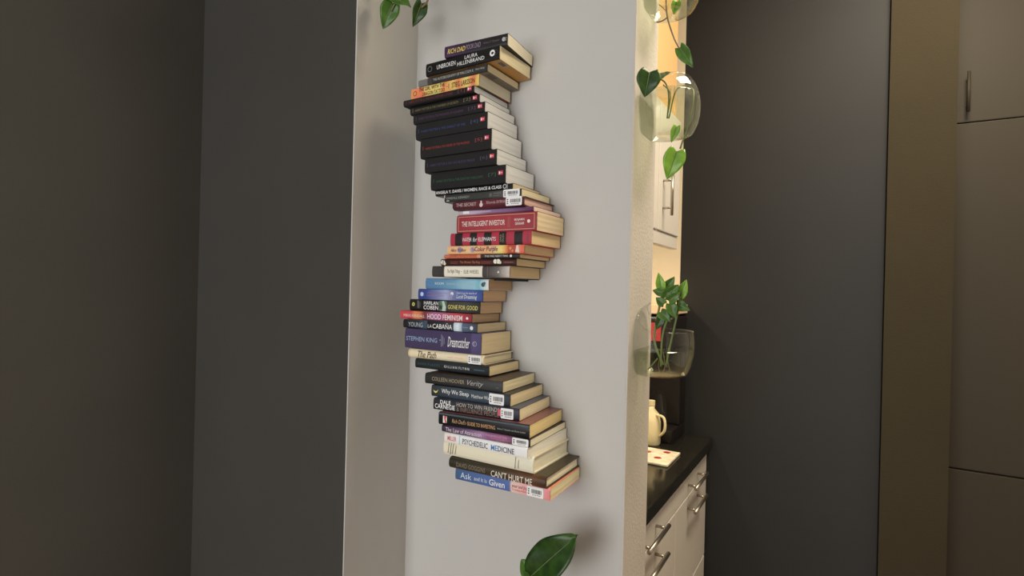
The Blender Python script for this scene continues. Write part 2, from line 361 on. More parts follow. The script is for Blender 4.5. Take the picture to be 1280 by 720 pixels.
def book(key, label, stops, marks, pages=TAN, interp='LINEAR', top=None, bottom=None, hard=False, mottle=0.0, rough=.38, group='books in the wall tower', pm='tan'):
    xl, xr, _, _, d, a = GEO[key]; zb, zt, _ = BOUND[key]; t = zt-zb; L = xr-xl
    a = R(max(a, -1.2)); gap = .003
    if a < 0: off = L*math.sin(-a); d = d-off*.5-gap; cy = -gap-off
    else: d = d-gap; cy = -gap
    ca, sa = math.cos(a), math.sin(a); u, v = -L/2, -d/2
    loc = (xr+u*ca-v*sa, cy+u*sa+v*ca + (0 if a >= 0 else L*math.sin(-a)*0), zb)
    o = thing('hardcover_book' if hard else 'paperback_book', label, 'book', loc, a, group)
    bpy.context.view_layer.update()
    tc = .0024 if hard else .0006; tc = min(tc, t*.14)
    if len(stops) == 1: sm = mat('spine_'+key, stops[0][1], rough, k=1.25, noise=.06, nscale=60)
    else: sm = ramp_mat('spine_'+key, stops, interp, rough, mottle=mottle)
    tm = mat('cover_top_'+key, top or stops[-1][1], rough); bt = mat('cover_bottom_'+key, bottom or stops[-1][1], rough)
    bulge = .0025 if hard else .0008
    link('cover', cover_mesh(L, d, t, tc, hard, bulge), [sm, tm, bt], o)
    link('page_block', pages_mesh(L, d, tc+.0001, t-tc-.0001, .003 if hard else .0004, seed=len(BOOKS)), page_mat('pages_'+pm, pages), o)
    yf = -d/2-bulge-.0003; X = lambda p: -L/2+L*ps(p)
    for m in marks:
        yf -= .00006
        if m[0] == 'text':
            _, s, p0, p1, tcn, h, c, sh, rot, bold, nm = m
            link(nm, text_mesh(s, X(p0), X(p1), t*(tcn-h/2), t*(tcn+h/2), yf, sh, rot, bold), ink(c), o)
        elif m[0] == 'ring': link('emblem', ring_mesh(X(m[1]), t*m[2], m[3], m[4], yf), ink(m[5]), o)
        elif m[0] == 'box': link(m[6], quads_mesh([(X(m[1]), X(m[2]), t*m[3], t*m[4])], yf), ink(m[5]), o)
        elif m[0] == 'under': link('back_cover_print', quads_under(X(m[1]), X(m[2]), -d/2+d*m[3], -d/2+d*m[4], -.0001+(yf+d/2+bulge)*.08), ink(m[5]), o)
        elif m[0] == 'poly': link('spine_print', poly_mesh([(X(p), t*q) for p, q in m[1]], yf), ink(m[2]), o)
        elif m[0] == 'frame':
            _, p0, p1, t0, t1, wd, c = m; x0, x1, z0, z1 = X(p0), X(p1), t*t0, t*t1
            link('spine_border', quads_mesh([(x0, x1, z0, z0+wd), (x0, x1, z1-wd, z1), (x0, x0+wd, z0+wd, z1-wd), (x1-wd, x1, z0+wd, z1-wd)], yf), ink(c), o)
        elif m[0] == 'sticker':
            _, p0, p1, t0, t1 = m; x0, x1, z0, z1 = X(p0), X(p1), t*t0, t*t1; r_ = .0022
            pts = []
            for cx, cz, a0 in ((x1-r_, z1-r_, 0), (x0+r_, z1-r_, 90), (x0+r_, z0+r_, 180), (x1-r_, z0+r_, 270)):
                for q in range(4): pts.append((cx+r_*math.cos(R(a0+30*q)), cz+r_*math.sin(R(a0+30*q))))
            s = link('price_sticker', poly_mesh(pts, yf), mat('sticker_paper', (232, 230, 224), .6), o)
            yf -= .0002; rr = random.Random(int(p0*1000)); bars = []; x = x0+(x1-x0)*.28
            while x < x1-(x1-x0)*.12:
                w_ = rr.choice((.0005, .0009, .0013)); bars.append((x, x+w_, z0+(z1-z0)*.34, z0+(z1-z0)*.74)); x += w_+rr.choice((.0005, .0008))
            for q in range(6): bars.append((x0+(x1-x0)*(.34+q*.085), x0+(x1-x0)*(.34+q*.085+.05), z0+(z1-z0)*.16, z0+(z1-z0)*.24))
            for q in range(3): bars.append((x0+(x1-x0)*.07, x0+(x1-x0)*.15, z0+(z1-z0)*(.2+.22*q), z0+(z1-z0)*(.33+.22*q)))
            link('barcode', quads_mesh(bars, yf), ink((60, 60, 62)), s)
    BOOKS[key] = o
    return o
W = (232, 230, 224)
book('richdad', 'topmost book, plum purple to black spine with yellow slanted lettering', [(0, (66, 36, 78)), (.35, (44, 28, 52)), (.7, (26, 22, 26)), (1, (22, 20, 22))],
     [T('RICH DAD', .05, .325, .46, .42, (224, 196, 70), .25, bold=.012), T('POOR DAD', .335, .57, .5, .42, (150, 132, 150), .25), T('Robert T. Kiyosaki', .62, .87, .52, .24, (104, 98, 98), nm='author_lettering'), Rg(.945, .5, .0042, .0, (170, 172, 178)), Rg(.975, .5, .0038, .0028, (130, 130, 135))], CREAMP, top=(205, 195, 175), bottom=(30, 26, 26), pm='cream')
book('unbroken', 'black paperback with white serif lettering and mustard back cover, second from top', [(0, (20, 19, 19))],
     [Rg(.055, .5, .0062, .005, (120, 116, 110)), T('UNBROKEN', .15, .405, .5, .34, W), T('LAURA', .53, .705, .70, .27, W, nm='author_lettering'), T('HILLENBRAND', .43, .80, .34, .28, W, nm='author_lettering'), Rg(.91, .5, .0066, .0028, W), Rg(.96, .5, .005, .004, (70, 70, 66)), Un(.90, .98, .08, .36, (168, 152, 130)), Un(.915, .97, .12, .30, (104, 94, 84))], (232, 208, 165), bottom=(190, 134, 44), top=(30, 28, 26), pm='warm')
book('malcolm', 'dark grey paperback with pale grey end block on its spine, above the orange book', [(0, (112, 111, 110)), (.13, (70, 62, 66)), (.19, (50, 50, 49))],
     [T('THE AUTOBIOGRAPHY OF MALCOLM X', .215, .80, .5, .36, (176, 174, 168)), T('Alex Haley', .83, .965, .5, .36, (176, 174, 168), nm='author_lettering'), Un(.90, .98, .12, .36, (84, 76, 72))], (232, 208, 165), 'CONSTANT', bottom=(112, 106, 98), pm='warm')
book('tattoo', 'orange and yellow mottled paperback with black condensed lettering', [(0, (236, 142, 66)), (.14, (236, 108, 60)), (.25, (234, 196, 92)), (.38, (238, 208, 96)), (.5, (240, 132, 58)), (.62, (234, 190, 80)), (.7, (238, 120, 60)), (.82, (232, 206, 92)), (.92, (240, 112, 52)), (1, (238, 190, 70))],
     [Rg(.06, .5, .0055, .0042, (120, 60, 24)), T('THE GIRL WITH THE', .12, .495, .72, .33, (62, 30, 14), bold=.01), T('DRAGON TATTOO', .17, .495, .29, .33, (112, 34, 18), bold=.01), T('-|', .52, .56, .5, .4, (90, 40, 20)), T('STIEG LARSSON', .60, .94, .5, .44, (70, 28, 16), bold=.01, nm='author_lettering'), Un(.6, .999, .0, .18, (96, 116, 76)), Un(.6, .999, .62, .99, (150, 44, 40))], (226, 214, 190), mottle=.22, bottom=(72, 66, 56), pm='pale')
HPT = [('hp1', "HARRY POTTER & THE PHILOSOPHER'S STONE", (118, 42, 44), '[1]', 'slim black paperback with dull red lettering, directly under the orange book'),
       ('hp2', 'HARRY POTTER & THE CHAMBER OF SECRETS', (122, 112, 56), '[2]', 'slim black paperback with dull yellow lettering and a red publisher tag'),
       ('hp3', 'HARRY POTTER & THE PRISONER OF AZKABAN', (88, 52, 92), '[3]', 'black paperback with faint violet lettering and a red publisher tag'),
       ('hp4', 'HARRY POTTER & THE GOBLET OF FIRE', (52, 68, 128), '[4]', 'thick black paperback with dull blue lettering, above the red-lettered thickest one'),
       ('hp5', 'HARRY POTTER & THE ORDER OF THE PHOENIX', (160, 44, 44), '[5]', 'thickest black paperback with red lettering in the black run'),
       ('hp6', 'HARRY POTTER & THE HALF-BLOOD PRINCE', (68, 62, 100), '[6]', 'black paperback with faint indigo lettering, between red and green lettered ones'),
       ('hp7', 'HARRY POTTER & THE DEATHLY HALLOWS', (34, 92, 62), '[7]', 'thick black paperback with dark green lettering and a red publisher tag')]
for k, s, c, n_, lb in HPT:
    t_ = BOUND[k][1]-BOUND[k][0]; h = .0062/t_; hr = min(.0086/t_, .62)
    book(k, lb, [(0, (22, 21, 22))], [Bx(.035, .045, .5-h*.7, .5+h*.7, tuple(int(x*.8) for x in c)), T(s, .075, .70, .46, h*.82, c), T(n_, .775, .875, .5, h*1.25, tuple(int(x*.75+20) for x in c)), Bx(.908, .972, .56-hr/2, .56+hr/2, (190, 40, 62), 'publisher_tag'), Bx(.918, .934, .56-hr*.3, .56+hr*.3, (240, 225, 225), 'publisher_mark'), Bx(.940, .963, .56-hr*.14, .56+hr*.14, (228, 150, 160), 'publisher_mark')], GREYP, rough=.75, group='run of seven black paperbacks', pm='grey')
book('davis', 'thin black paperback with bold white capitals along the whole spine', [(0, (24, 24, 25))], [T('ANGELA Y. DAVIS / WOMEN, RACE & CLASS', .008, .86, .5, .56, (240, 240, 238), bold=.022), Rg(.905, .55, .0048, .003, (170, 170, 172)), Bx(.935, .94, .15, .95, (190, 190, 190))], (228, 200, 158), pm='tan')
book('kennedy', 'dark grey-green paperback with a white barcode sticker and small pale lettering', [(0, (48, 49, 47)), (.55, (56, 58, 55)), (.75, (78, 78, 74)), (1, (40, 38, 38))], [Bx(.0, .008, .55, .95, (200, 200, 196)), Bx(.03, .065, .12, .22, (200, 200, 196)), T('RANDALL KENNEDY', .03, .33, .5, .30, (150, 152, 148), nm='author_lettering'), Bx(.59, .62, .25, .7, (92, 94, 90)), Bx(.64, .74, .6, .7, (104, 106, 102)), Bx(.64, .72, .3, .4, (92, 94, 90)), St(.77, .985, .04, .98)], (234, 204, 158), pm='warm')
book('secret', 'maroon hardcover with a barcode sticker, sitting on a thin mauve book', [(0, (78, 34, 44)), (.5, (98, 34, 48)), (1, (70, 26, 36))], [T('THE SECRET', .055, .335, .5, .36, (198, 172, 164)), Rg(.405, .36, .0042, 0, (206, 186, 184)), Bx(.395, .415, .4, .8, (206, 186, 184)), T('Rhonda BYRNE', .48, .755, .56, .3, (188, 150, 148), nm='author_lettering'), St(.755, .985, .05, .97)], (226, 178, 160), hard=True, top=(60, 24, 30), pm='rose')
book('purplethin', 'thinnest book, blank lilac to mauve glossy spine above the big red book', [(0, (186, 162, 176)), (.18, (200, 178, 200)), (.4, (146, 112, 146)), (.7, (128, 92, 134)), (1, (92, 44, 78))], [Bx(.07, .15, .25, .8, (236, 226, 238)), Bx(.16, .44, .42, .62, (186, 160, 188))], (232, 204, 188), pm='rose2', rough=.25)
book('investor', 'thick crimson book with a tan border line and cream condensed capitals', [(0, (152, 36, 50)), (.5, (166, 42, 56)), (1, (150, 34, 48))], [Fr(.022, .978, .09, .91, .0014, (196, 140, 112)), T('THE INTELLIGENT INVESTOR', .065, .605, .5, .28, (240, 214, 206), bold=.01), Bx(.645, .648, .22, .78, (196, 140, 112)), Bx(.665, .668, .22, .78, (196, 140, 112)), T('BENJAMIN', .725, .85, .59, .15, (240, 214, 206), bold=.01, nm='author_lettering'), T('GRAHAM', .735, .845, .40, .15, (240, 214, 206), bold=.01, nm='author_lettering'), Rg(.905, .5, .0034, 0, (236, 206, 200))], TAN, pm='tan')
S_ = [(0, 1), (.055, 0), (.145, 1), (.24, 0), (.325, 1), (.415, 0), (.505, 1), (.60, 0), (.69, 1), (.79, 0), (.89, 1)]
book('water', 'paperback with crimson and black upright stripes along its spine', [(p, (172, 30, 60) if q else (36, 32, 32)) for p, q in S_], [T('WATER', .15, .265, .46, .3, W), T('for', .28, .335, .46, .34, W, .3), T('ELEPHANTS', .35, .565, .46, .3, W), T('SARA', .615, .635, .5, .55, (150, 136, 100), rot=True, nm='author_lettering'), T('GRUEN', .645, .665, .5, .65, (150, 136, 100), rot=True, nm='author_lettering'), Bx(.95, .965, .2, .8, (120, 60, 68))], (230, 192, 138), 'CONSTANT', pm='honey')
book('purple', 'peach and yellow paperback with purple script lettering below the striped one', [(0, (238, 170, 112)), (.3, (240, 184, 124)), (.5, (236, 160, 108)), (.62, (242, 196, 120)), (.70, (244, 204, 92)), (.75, (232, 150, 56)), (.79, (186, 76, 36)), (.88, (176, 70, 42)), (.92, (236, 150, 112)), (.96, (224, 98, 62)), (1, (214, 92, 60))],
     [Rg(.16, .5, .0058, 0, (150, 130, 168)), Rg(.325, .5, .0058, 0, (176, 146, 168)), Rg(.59, .6, .005, 0, (206, 140, 130)), T('Alice Walker', .045, .245, .48, .38, (78, 50, 70), .2, nm='author_lettering'), T('The', .315, .35, .5, .35, (84, 54, 110), .2), T('Color Purple', .355, .655, .48, .72, (80, 40, 66), .15, bold=.01), Rg(.82, .6, .003, 0, (220, 130, 70)), Rg(.85, .3, .0025, 0, (216, 120, 60)), Po([(.885, .15), (.94, .15), (.925, .9), (.90, .9)], (226, 196, 190))], (228, 188, 136), mottle=.03, pm='honey')
book('baldwin', 'very thin book, half burnt orange and half dark grey spine', [(0, (204, 104, 62)), (.44, (206, 112, 66)), (.485, (52, 50, 50))], [T('JAMES BALDWIN', .07, .42, .5, .5, (160, 56, 34), nm='author_lettering'), Bx(.45, .455, .1, .9, (230, 214, 200)), Bx(.47, .475, .1, .9, (230, 214, 200)), T('THE FIRE NEXT TIME', .54, .85, .5, .44, (214, 212, 208)), Rg(.89, .5, .0026, 0, (240, 240, 236))], (234, 200, 152), 'CONSTANT', pm='honey2')
book('woman', 'dark brown paperback with white flower motifs at spine end and middle', [(0, (44, 24, 22)), (.4, (66, 30, 26)), (1, (50, 24, 22))], [Rg(.03, .5, .0052, 0, (222, 216, 196)), Rg(.052, .3, .0034, 0, (206, 198, 176)), Po([(.025, .1), (.035, .1), (.04, .9), (.03, .9)], (60, 50, 40)), T('The Woman The King', .255, .52, .46, .42, (206, 104, 66), .1), Bx(.13, .23, .5, .58, (132, 48, 38)), Bx(.13, .22, .3, .38, (132, 48, 38)), Bx(.535, .67, .52, .6, (132, 48, 38)), Bx(.535, .66, .32, .40, (132, 48, 38)), Rg(.725, .6, .0046, 0, (228, 222, 200)), Rg(.765, .6, .0048, 0, (228, 222, 200)), Rg(.79, .45, .003, 0, (206, 198, 170)), Bx(.742, .748, .2, .9, (50, 40, 34)), Bx(.84, .97, .42, .54, (150, 62, 48))], (226, 186, 136), pm='honey')
book('trilogy', 'dark grey book with a cream title band and silvery spine end', [(0, (64, 60, 58)), (.15, (56, 52, 50)), (.1601, (226, 218, 200)), (.645, (226, 218, 200)), (.6451, (66, 60, 58)), (.715, (70, 66, 64)), (.85, (108, 102, 98)), (.985, (196, 186, 178)), (1, (160, 150, 144))],
     [T('The Night Trilogy', .195, .36, .48, .42, (126, 120, 108)), Bx(.375, .388, .47, .5, (126, 120, 108)), T('ELIE WIESEL', .41, .605, .48, .32, (120, 114, 104), nm='author_lettering'), Bx(.712, .716, .02, .98, (150, 120, 112)), Po([(.84, .4), (.87, .4), (.855, .62)], (216, 210, 206)), Rg(.92, .5, .0035, .0027, (180, 174, 170))], (230, 190, 138), pm='honey')
book('room', 'sky blue watercolour paperback fading to white, under the grey and cream one', [(0, (72, 124, 170)), (.2, (78, 136, 178)), (.45, (104, 164, 198)), (.6, (130, 186, 212)), (.78, (140, 196, 218)), (.86, (112, 184, 206)), (.93, (190, 220, 232)), (1, (236, 238, 236))], [T('ROOM', .15, .285, .52, .22, (226, 232, 234)), T('EMMA DONOGHUE', .335, .80, .5, .22, (172, 196, 190), nm='author_lettering'), Rg(.07, .5, .005, .004, (90, 140, 188)), Rg(.915, .5, .0048, 0, (52, 84, 104)), Rg(.935, .62, .003, 0, (70, 100, 118)), Bx(.955, .96, .3, .7, (170, 190, 196))], (206, 168, 124), mottle=.12, pm='brown')
book('dreaming', 'royal blue paperback with periwinkle middle and white script lettering', [(0, (42, 66, 140)), (.12, (50, 72, 146)), (.3, (116, 132, 186)), (.42, (158, 170, 212)), (.52, (120, 130, 180)), (.62, (84, 102, 168)), (.85, (74, 98, 172)), (1, (52, 74, 148))], [Rg(.06, .5, .0048, 0, (178, 192, 222)), T('STEPHEN LABERGE, Ph.D.', .135, .45, .64, .15, (150, 110, 150), nm='author_lettering'), T('& HOWARD RHEINGOLD', .135, .40, .40, .15, (172, 120, 158), nm='author_lettering'), Rg(.525, .62, .004, 0, (220, 226, 238)), Po([(.50, .15), (.53, .15), (.535, .55), (.515, .6)], (150, 140, 190)), T('Exploring the world of', .595, .915, .7, .24, (206, 216, 236), .2), T('Lucid Dreaming', .595, .915, .34, .46, (216, 226, 244), .2, bold=.008)], (214, 176, 128), mottle=.04, pm='brown2')
book('coben', 'black paperback with white stacked name, green photo patch and yellow capitals', [(0, (24, 23, 22)), (.4, (34, 34, 33)), (.6, (66, 66, 62)), (.8, (70, 70, 68)), (1, (44, 44, 43))], [Rg(.055, .55, .0042, .0018, (206, 198, 74)), Bx(.115, .122, .25, .9, (140, 140, 136)), Bx(.132, .138, .2, .85, (120, 120, 116)), Bx(.148, .153, .3, .75, (110, 110, 106)), T('HARLAN', .205, .41, .72, .30, W, bold=.015, nm='author_lettering'), T('COBEN', .20, .41, .32, .36, W, bold=.02, nm='author_lettering'), Bx(.425, .53, .08, .94, (84, 116, 96), 'cover_photo'), Po([(.46, .1), (.51, .08), (.52, .4), (.49, .95), (.46, .9), (.475, .5)], (182, 200, 184)), Po([(.43, .25), (.47, .2), (.46, .5), (.43, .6)], (38, 60, 46)), T('GONE FOR GOOD', .548, .975, .46, .36, (222, 210, 84), bold=.012)], (214, 176, 126), pm='brown2')
book('hood', 'red, orange and mauve paperback with tall white capitals, jutting out furthest', [(0, (206, 48, 66)), (.15, (204, 54, 66)), (.2, (222, 128, 62)), (.28, (214, 110, 58)), (.33, (116, 48, 48)), (.38, (150, 66, 96)), (.46, (182, 96, 146)), (.56, (176, 86, 136)), (.66, (192, 74, 104)), (.8, (200, 60, 80)), (.9, (176, 44, 62)), (1, (150, 40, 56))], [T('MIKKI KENDALL', .05, .345, .44, .32, (238, 210, 196), nm='author_lettering'), T('HOOD FEMINISM', .382, .872, .47, .62, (244, 232, 228), bold=.008), Rg(.94, .5, .0028, 0, (244, 226, 224)), Bx(.925, .96, .44, .52, (244, 226, 224))], (204, 172, 128), mottle=.06, pm='brown')
book('cabana', 'blue-black paperback with white serif capitals and a pale sky patch', [(0, (22, 22, 26)), (.2, (40, 50, 62)), (.31, (62, 82, 104)), (.3301, (26, 26, 30)), (.5, (40, 42, 46)), (.68, (60, 60, 62)), (.6801, (168, 200, 226)), (.74, (214, 226, 236)), (.79, (150, 176, 206)), (.8, (84, 98, 122)), (1, (58, 64, 78))], [T('YOUNG', .07, .265, .46, .52, (172, 178, 184), nm='author_lettering'), T('LA', .335, .39, .4, .36, (220, 216, 208)), T('CABAÑA', .40, .665, .50, .66, (240, 238, 232), bold=.008), Bx(.81, .88, .46, .56, (112, 126, 150)), Rg(.93, .5, .0042, 0, (214, 220, 228))], (232, 196, 142), pm='honey2')
book('king', 'thickest dark violet paperback with pale blue capitals and white script', [(0, (66, 56, 92)), (.5, (64, 54, 90)), (.86, (64, 54, 92)), (.885, (82, 72, 118)), (1, (76, 66, 112))], [T('STEPHEN KING', .02, .425, .5, .22, (140, 168, 206), bold=.004, nm='author_lettering'), Bx(.455, .475, .52, .56, (150, 150, 176)), Bx(.48, .486, .22, .82, (150, 150, 176)), Bx(.498, .504, .26, .74, (150, 150, 176)), Bx(.516, .521, .36, .66, (150, 150, 176)), T('Dreamcatcher', .565, .855, .5, .50, (238, 238, 242), .35, bold=.006), Rg(.92, .5, .0052, .0042, (170, 168, 196)), Rg(.905, .5, .003, .0022, (170, 168, 196))], (232, 196, 142), pm='honey2')
book('path', 'cream hardcover with handwritten brown title and barcode sticker', [(0, (204, 176, 128)), (.03, (226, 208, 168)), (.5, (230, 212, 176)), (1, (222, 202, 164))], [T('The Path', .13, .375, .52, .68, (64, 44, 34), .3), Bx(.52, .60, .45, .55, (222, 188, 156)), Bx(.615, .73, .45, .55, (222, 188, 156)), St(.795, .975, .05, .97)], (238, 208, 158), hard=True, top=(74, 58, 44), bottom=(84, 66, 50), pm='warm')
book('places', 'black paperback with teal and white letterspaced small capitals', [(0, (30, 34, 36)), (.6, (36, 42, 46)), (1, (28, 32, 34))], [T('D A R K  P L A C E S', .04, .33, .5, .24, (58, 102, 104)), T('G I L L I A N  F L Y N N', .395, .735, .5, .25, (222, 220, 212), bold=.006, nm='author_lettering'), Bx(.80, .945, .45, .55, (56, 88, 104))], (236, 204, 154), top=(24, 26, 28), pm='honey2')
book('verity', 'charcoal paperback with gold capitals and silver handwriting, top cover curling', [(0, (34, 35, 35)), (.5, (44, 45, 45)), (1, (52, 54, 54))], [T('COLLEEN HOOVER', .09, .505, .55, .36, (160, 144, 108), nm='author_lettering'), T('Verity', .545, .755, .5, .6, (160, 158, 150), .4), Bx(.915, .955, .36, .46, (78, 78, 76))], (238, 208, 158), top=(66, 52, 44), pm='warm')
book('sleep', 'slate blue paperback with yellow crescent, white serif title and barcode sticker', [(0, (40, 48, 56)), (.3, (52, 66, 76)), (.7, (54, 68, 80)), (1, (34, 40, 46))], [Po([(.025, .62), (.035, .42), (.055, .32), (.075, .42), (.09, .66), (.07, .52), (.055, .5), (.04, .52)], (222, 196, 60)), T('Why We Sleep', .13, .475, .54, .50, (232, 232, 228)), T('Matthew Walker', .51, .80, .5, .3, (204, 208, 208), nm='author_lettering'), St(.735, .925, .04, .94)], (236, 204, 150), top=(36, 34, 34), pm='honey2')
book('carnegie', 'navy paperback with bold white name, bronze capitals and barcode sticker', [(0, (22, 24, 34)), (.3, (30, 32, 44)), (.8, (34, 36, 54)), (1, (26, 28, 46))], [T('DALE', .08, .20, .74, .34, (240, 240, 238), bold=.02, nm='author_lettering'), T('CARNEGIE', .02, .25, .36, .40, (240, 240, 238), bold=.02, nm='author_lettering'), T('HOW TO WIN FRIENDS', .27, .765, .70, .36, (172, 162, 146), bold=.004), T('& INFLUENCE PEOPLE', .27, .765, .30, .36, (134, 102, 74), bold=.004), Bx(.752, .79, .25, .8, (206, 62, 84)), St(.785, .935, .08, .92)], (232, 202, 158), top=(66, 76, 96), pm='warm')
book('investing', 'glossy black paperback with gold lettering and a red and white mark', [(0, (22, 24, 28)), (1, (24, 26, 28))], [Bx(.0, 1, .82, .96, (66, 76, 86), 'spine_sheen_band'), Bx(.05, .092, .2, .75, (226, 222, 216)), Po([(.06, .75), (.092, .75), (.08, .5), (.092, .2), (.075, .2), (.065, .45)], (196, 60, 56)), T("Rich Dad's", .15, .30, .46, .32, (196, 150, 92), .2), T('GUIDE TO INVESTING', .315, .625, .43, .28, (206, 152, 88), bold=.008), T('Robert T. Kiyosaki with Sharon Lechter', .65, .965, .4, .16, (170, 168, 162), nm='author_lettering')], (238, 196, 128), top=(120, 66, 64), rough=.25, pm='amber')  # slate band near the spine's top edge is a painted sheen
book('law', 'mauve and plum paperback with pale lettering, thin, above the white spine', [(0, (48, 36, 52)), (.25, (96, 72, 104)), (.45, (156, 116, 160)), (.52, (140, 84, 136)), (.7, (150, 92, 132)), (.85, (76, 46, 66)), (1, (40, 30, 40))], [T('The Law of Attraction', .045, .45, .5, .56, (214, 196, 214)), T('THE BASICS OF THE', .5, .74, .68, .24, (210, 150, 178)), T('Teachings of Abraham', .55, .78, .34, .22, (204, 110, 140)), St(.80, .985, .01, .98)], (240, 216, 184), pm='ivory')
book('psych', 'white paperback with red name and blue-black rainbow capitals', [(0, (238, 214, 206)), (.15, (240, 228, 222)), (.3, (236, 236, 236)), (1, (232, 232, 230))], [T('MILLER', .04, .145, .5, .42, (206, 72, 84), bold=.012, nm='author_lettering'), Bx(.18, .188, .1, .9, (150, 196, 200)), T('PSYCHEDELIC', .22, .525, .46, .52, (62, 66, 88), bold=.012), T('ME', .565, .645, .45, .52, (72, 128, 190), bold=.012), T('DICINE', .65, .845, .45, .52, (54, 66, 92), bold=.012)], (236, 220, 208), top=(210, 204, 196), pm='ivory2')
book('cream', 'thick ivory hardcover with thin dark upright strokes, below the white spine', [(0, (222, 214, 184)), (1, (216, 212, 188))], [Po([(.05, .2), (.056, .2), (.066, .85), (.062, .85)], (92, 92, 84)), Po([(.075, .15), (.082, .15), (.092, .95), (.088, .95)], (92, 92, 84)), Po([(.10, .2), (.106, .2), (.118, .98), (.114, .98)], (80, 80, 72)), Po([(.13, .2), (.136, .2), (.145, .75), (.141, .75)], (92, 92, 84)), Po([(.80, .15), (.806, .15), (.812, .85), (.808, .85)], (92, 92, 84)), Po([(.835, .2), (.841, .2), (.845, .7), (.841, .7)], (92, 92, 84))], (226, 216, 190), hard=True, top=(196, 184, 148), pm='ivory3')
book('hurt', 'dark brown hardcover with white capitals, second from the bottom', [(0, (46, 42, 28)), (.5, (62, 50, 30)), (.85, (92, 56, 24)), (1, (62, 38, 18))], [T("CAN'T HURT ME", .44, .865, .42, .54, (226, 216, 200)), T('DAVID GOGGINS', .08, .38, .5, .4, (130, 120, 96), nm='author_lettering')], (236, 220, 186), hard=True, top=(58, 48, 30), bottom=(34, 24, 16), pm='ivory')
book('given', 'bottom book, blue spine turning salmon pink with a barcode sticker', [(0, (60, 92, 136)), (.3, (70, 102, 164)), (.55, (74, 102, 170)), (.575, (80, 106, 170)), (.595, (238, 190, 178)), (.75, (236, 160, 158)), (.95, (232, 140, 142)), (1, (226, 124, 124))], [T('Ask', .055, .17, .5, .5, (196, 210, 222)), T('and It Is', .20, .335, .48, .32, (206, 218, 234)), T('Given', .36, .525, .48, .52, (238, 242, 248), bold=.015), T('your and Joy', .60, .765, .58, .34, (120, 44, 60), .1), T('The Teachings of Abraham', .60, .765, .3, .18, (170, 70, 84)), St(.76, .935, .1, .9)], (240, 208, 162), top=(232, 134, 94), pm='warm2', mottle=.02)

# ------------------------------------------------------------------ hidden steel shelves that carry the four groups
steel = mat('black_steel', (26, 25, 25), .45, metal=.3)
def shelf(key, label, xa, xb, first, depth, hook=None, tab=None, lip=None):
    zb = BOUND[key][0]; zt = BOUND[first][1]; xm = (xa+xb)/2
    o = thing('wall_bracket_shelf', label, 'shelf', (xm, 0, zb), 0, 'steel bracket shelves hidden in the book tower'); bpy.context.view_layer.update()
    bm = bmesh.new(); h = (xb-xa)/2; z1, z0 = -.0004, -.0016
    A = [(-h, -.0005), (h, -.0005), (h*.55, -depth), (-h*.55, -depth)]
    V0 = [bm.verts.new((x, y, z0)) for x, y in A]; V1 = [bm.verts.new((x, y, z1)) for x, y in A]
    bm.faces.new(V0[::-1]); bm.faces.new(V1)
    for i in range(4): bm.faces.new((V0[i], V0[(i+1) % 4], V1[(i+1) % 4], V1[i]))
    link('shelf_plate', done(bm), steel, o)
    box('wall_flange', (-h*.4, -.0016, -.0004), (h*.4, -.0004, .055), steel, o)
    if lip: box('plate_lip', (lip[0]-xm, -.088, z0-.0038), (lip[1]-xm, -.0008, z0), steel, o)
    if tab: box('flange_tab', (tab[0]-xm, -.0022, .05), (tab[1]-xm, -.0004, tab[2]-zb), steel, o)
    if hook: box('cover_hook', (hook[0]-xm, -hook[2]-.014, z0-.003), (hook[1]-xm, -hook[2], z0), steel, o)
    return o
shelf('unbroken', 'black steel bracket under the top two books, hook showing below mustard cover', -.75, -.62, 'richdad', .09, hook=(-.672, -.652, .112), tab=(-.606, -.601, BOUND['richdad'][1]+.006))
shelf('trilogy', 'black steel shelf plate showing under the grey and cream book', -.735, -.558, 'malcolm', .085, lip=(-.618, -.585))
shelf('places', 'black steel shelf plate between the teal-lettered book and the charcoal one', -.76, -.60, 'room', .10)
shelf('given', 'black steel shelf plate under the bottom blue and salmon book', -.62, -.48, 'verity', .09)

# ------------------------------------------------------------------ plants in front of the book wall
G_dark = leaf_mat('leaf_dark', (30, 56, 20), (52, 84, 28)); G_mid = leaf_mat('leaf_mid', (56, 92, 30), (84, 124, 44)); G_lite = leaf_mat('leaf_light', (104, 150, 40), (140, 180, 62))
stem_m = mat('stem_green', (96, 112, 52), .5, noise=.15, nscale=60); bark = mat('stem_brown', (112, 96, 62), .6, noise=.15, nscale=60)
camdir = lambda p: (CP-Vector(p)).normalized()
def pleaf(parent, base, tip, wpx, Y, m, shape='heart', tilt=(0, 0, 0), droop=.12, fold=.14, seed=0, Yt=None, atx=None):
    if atx is None: b = at_y(base[0], base[1], Y); t = at_y(tip[0], tip[1], Y if Yt is None else Yt)
    else: b = at_x(base[0], base[1], atx); t = at_x(tip[0], tip[1], atx)
    L = (t-b).length; s = ((b-CP).dot(fw))/F; n = camdir(b)+Vector(tilt)
    me = leaf_mesh(L*1.02, wpx*s, shape, fold, droop, seed=seed)
    o = place_leaf(me, b, t+n*L*droop, n, m, parent)
    bpy.context.view_layer.update()
    rib = tube_mesh([(L*u*1.0, 0, -droop*L*u*u*1.02+.0002) for u in (0, .2, .4, .6, .8, .97)], [.0011, .001, .0009, .0007, .0005, .0003], 5)
    r_ = link('midrib', rib, stem_m, o)
    return b
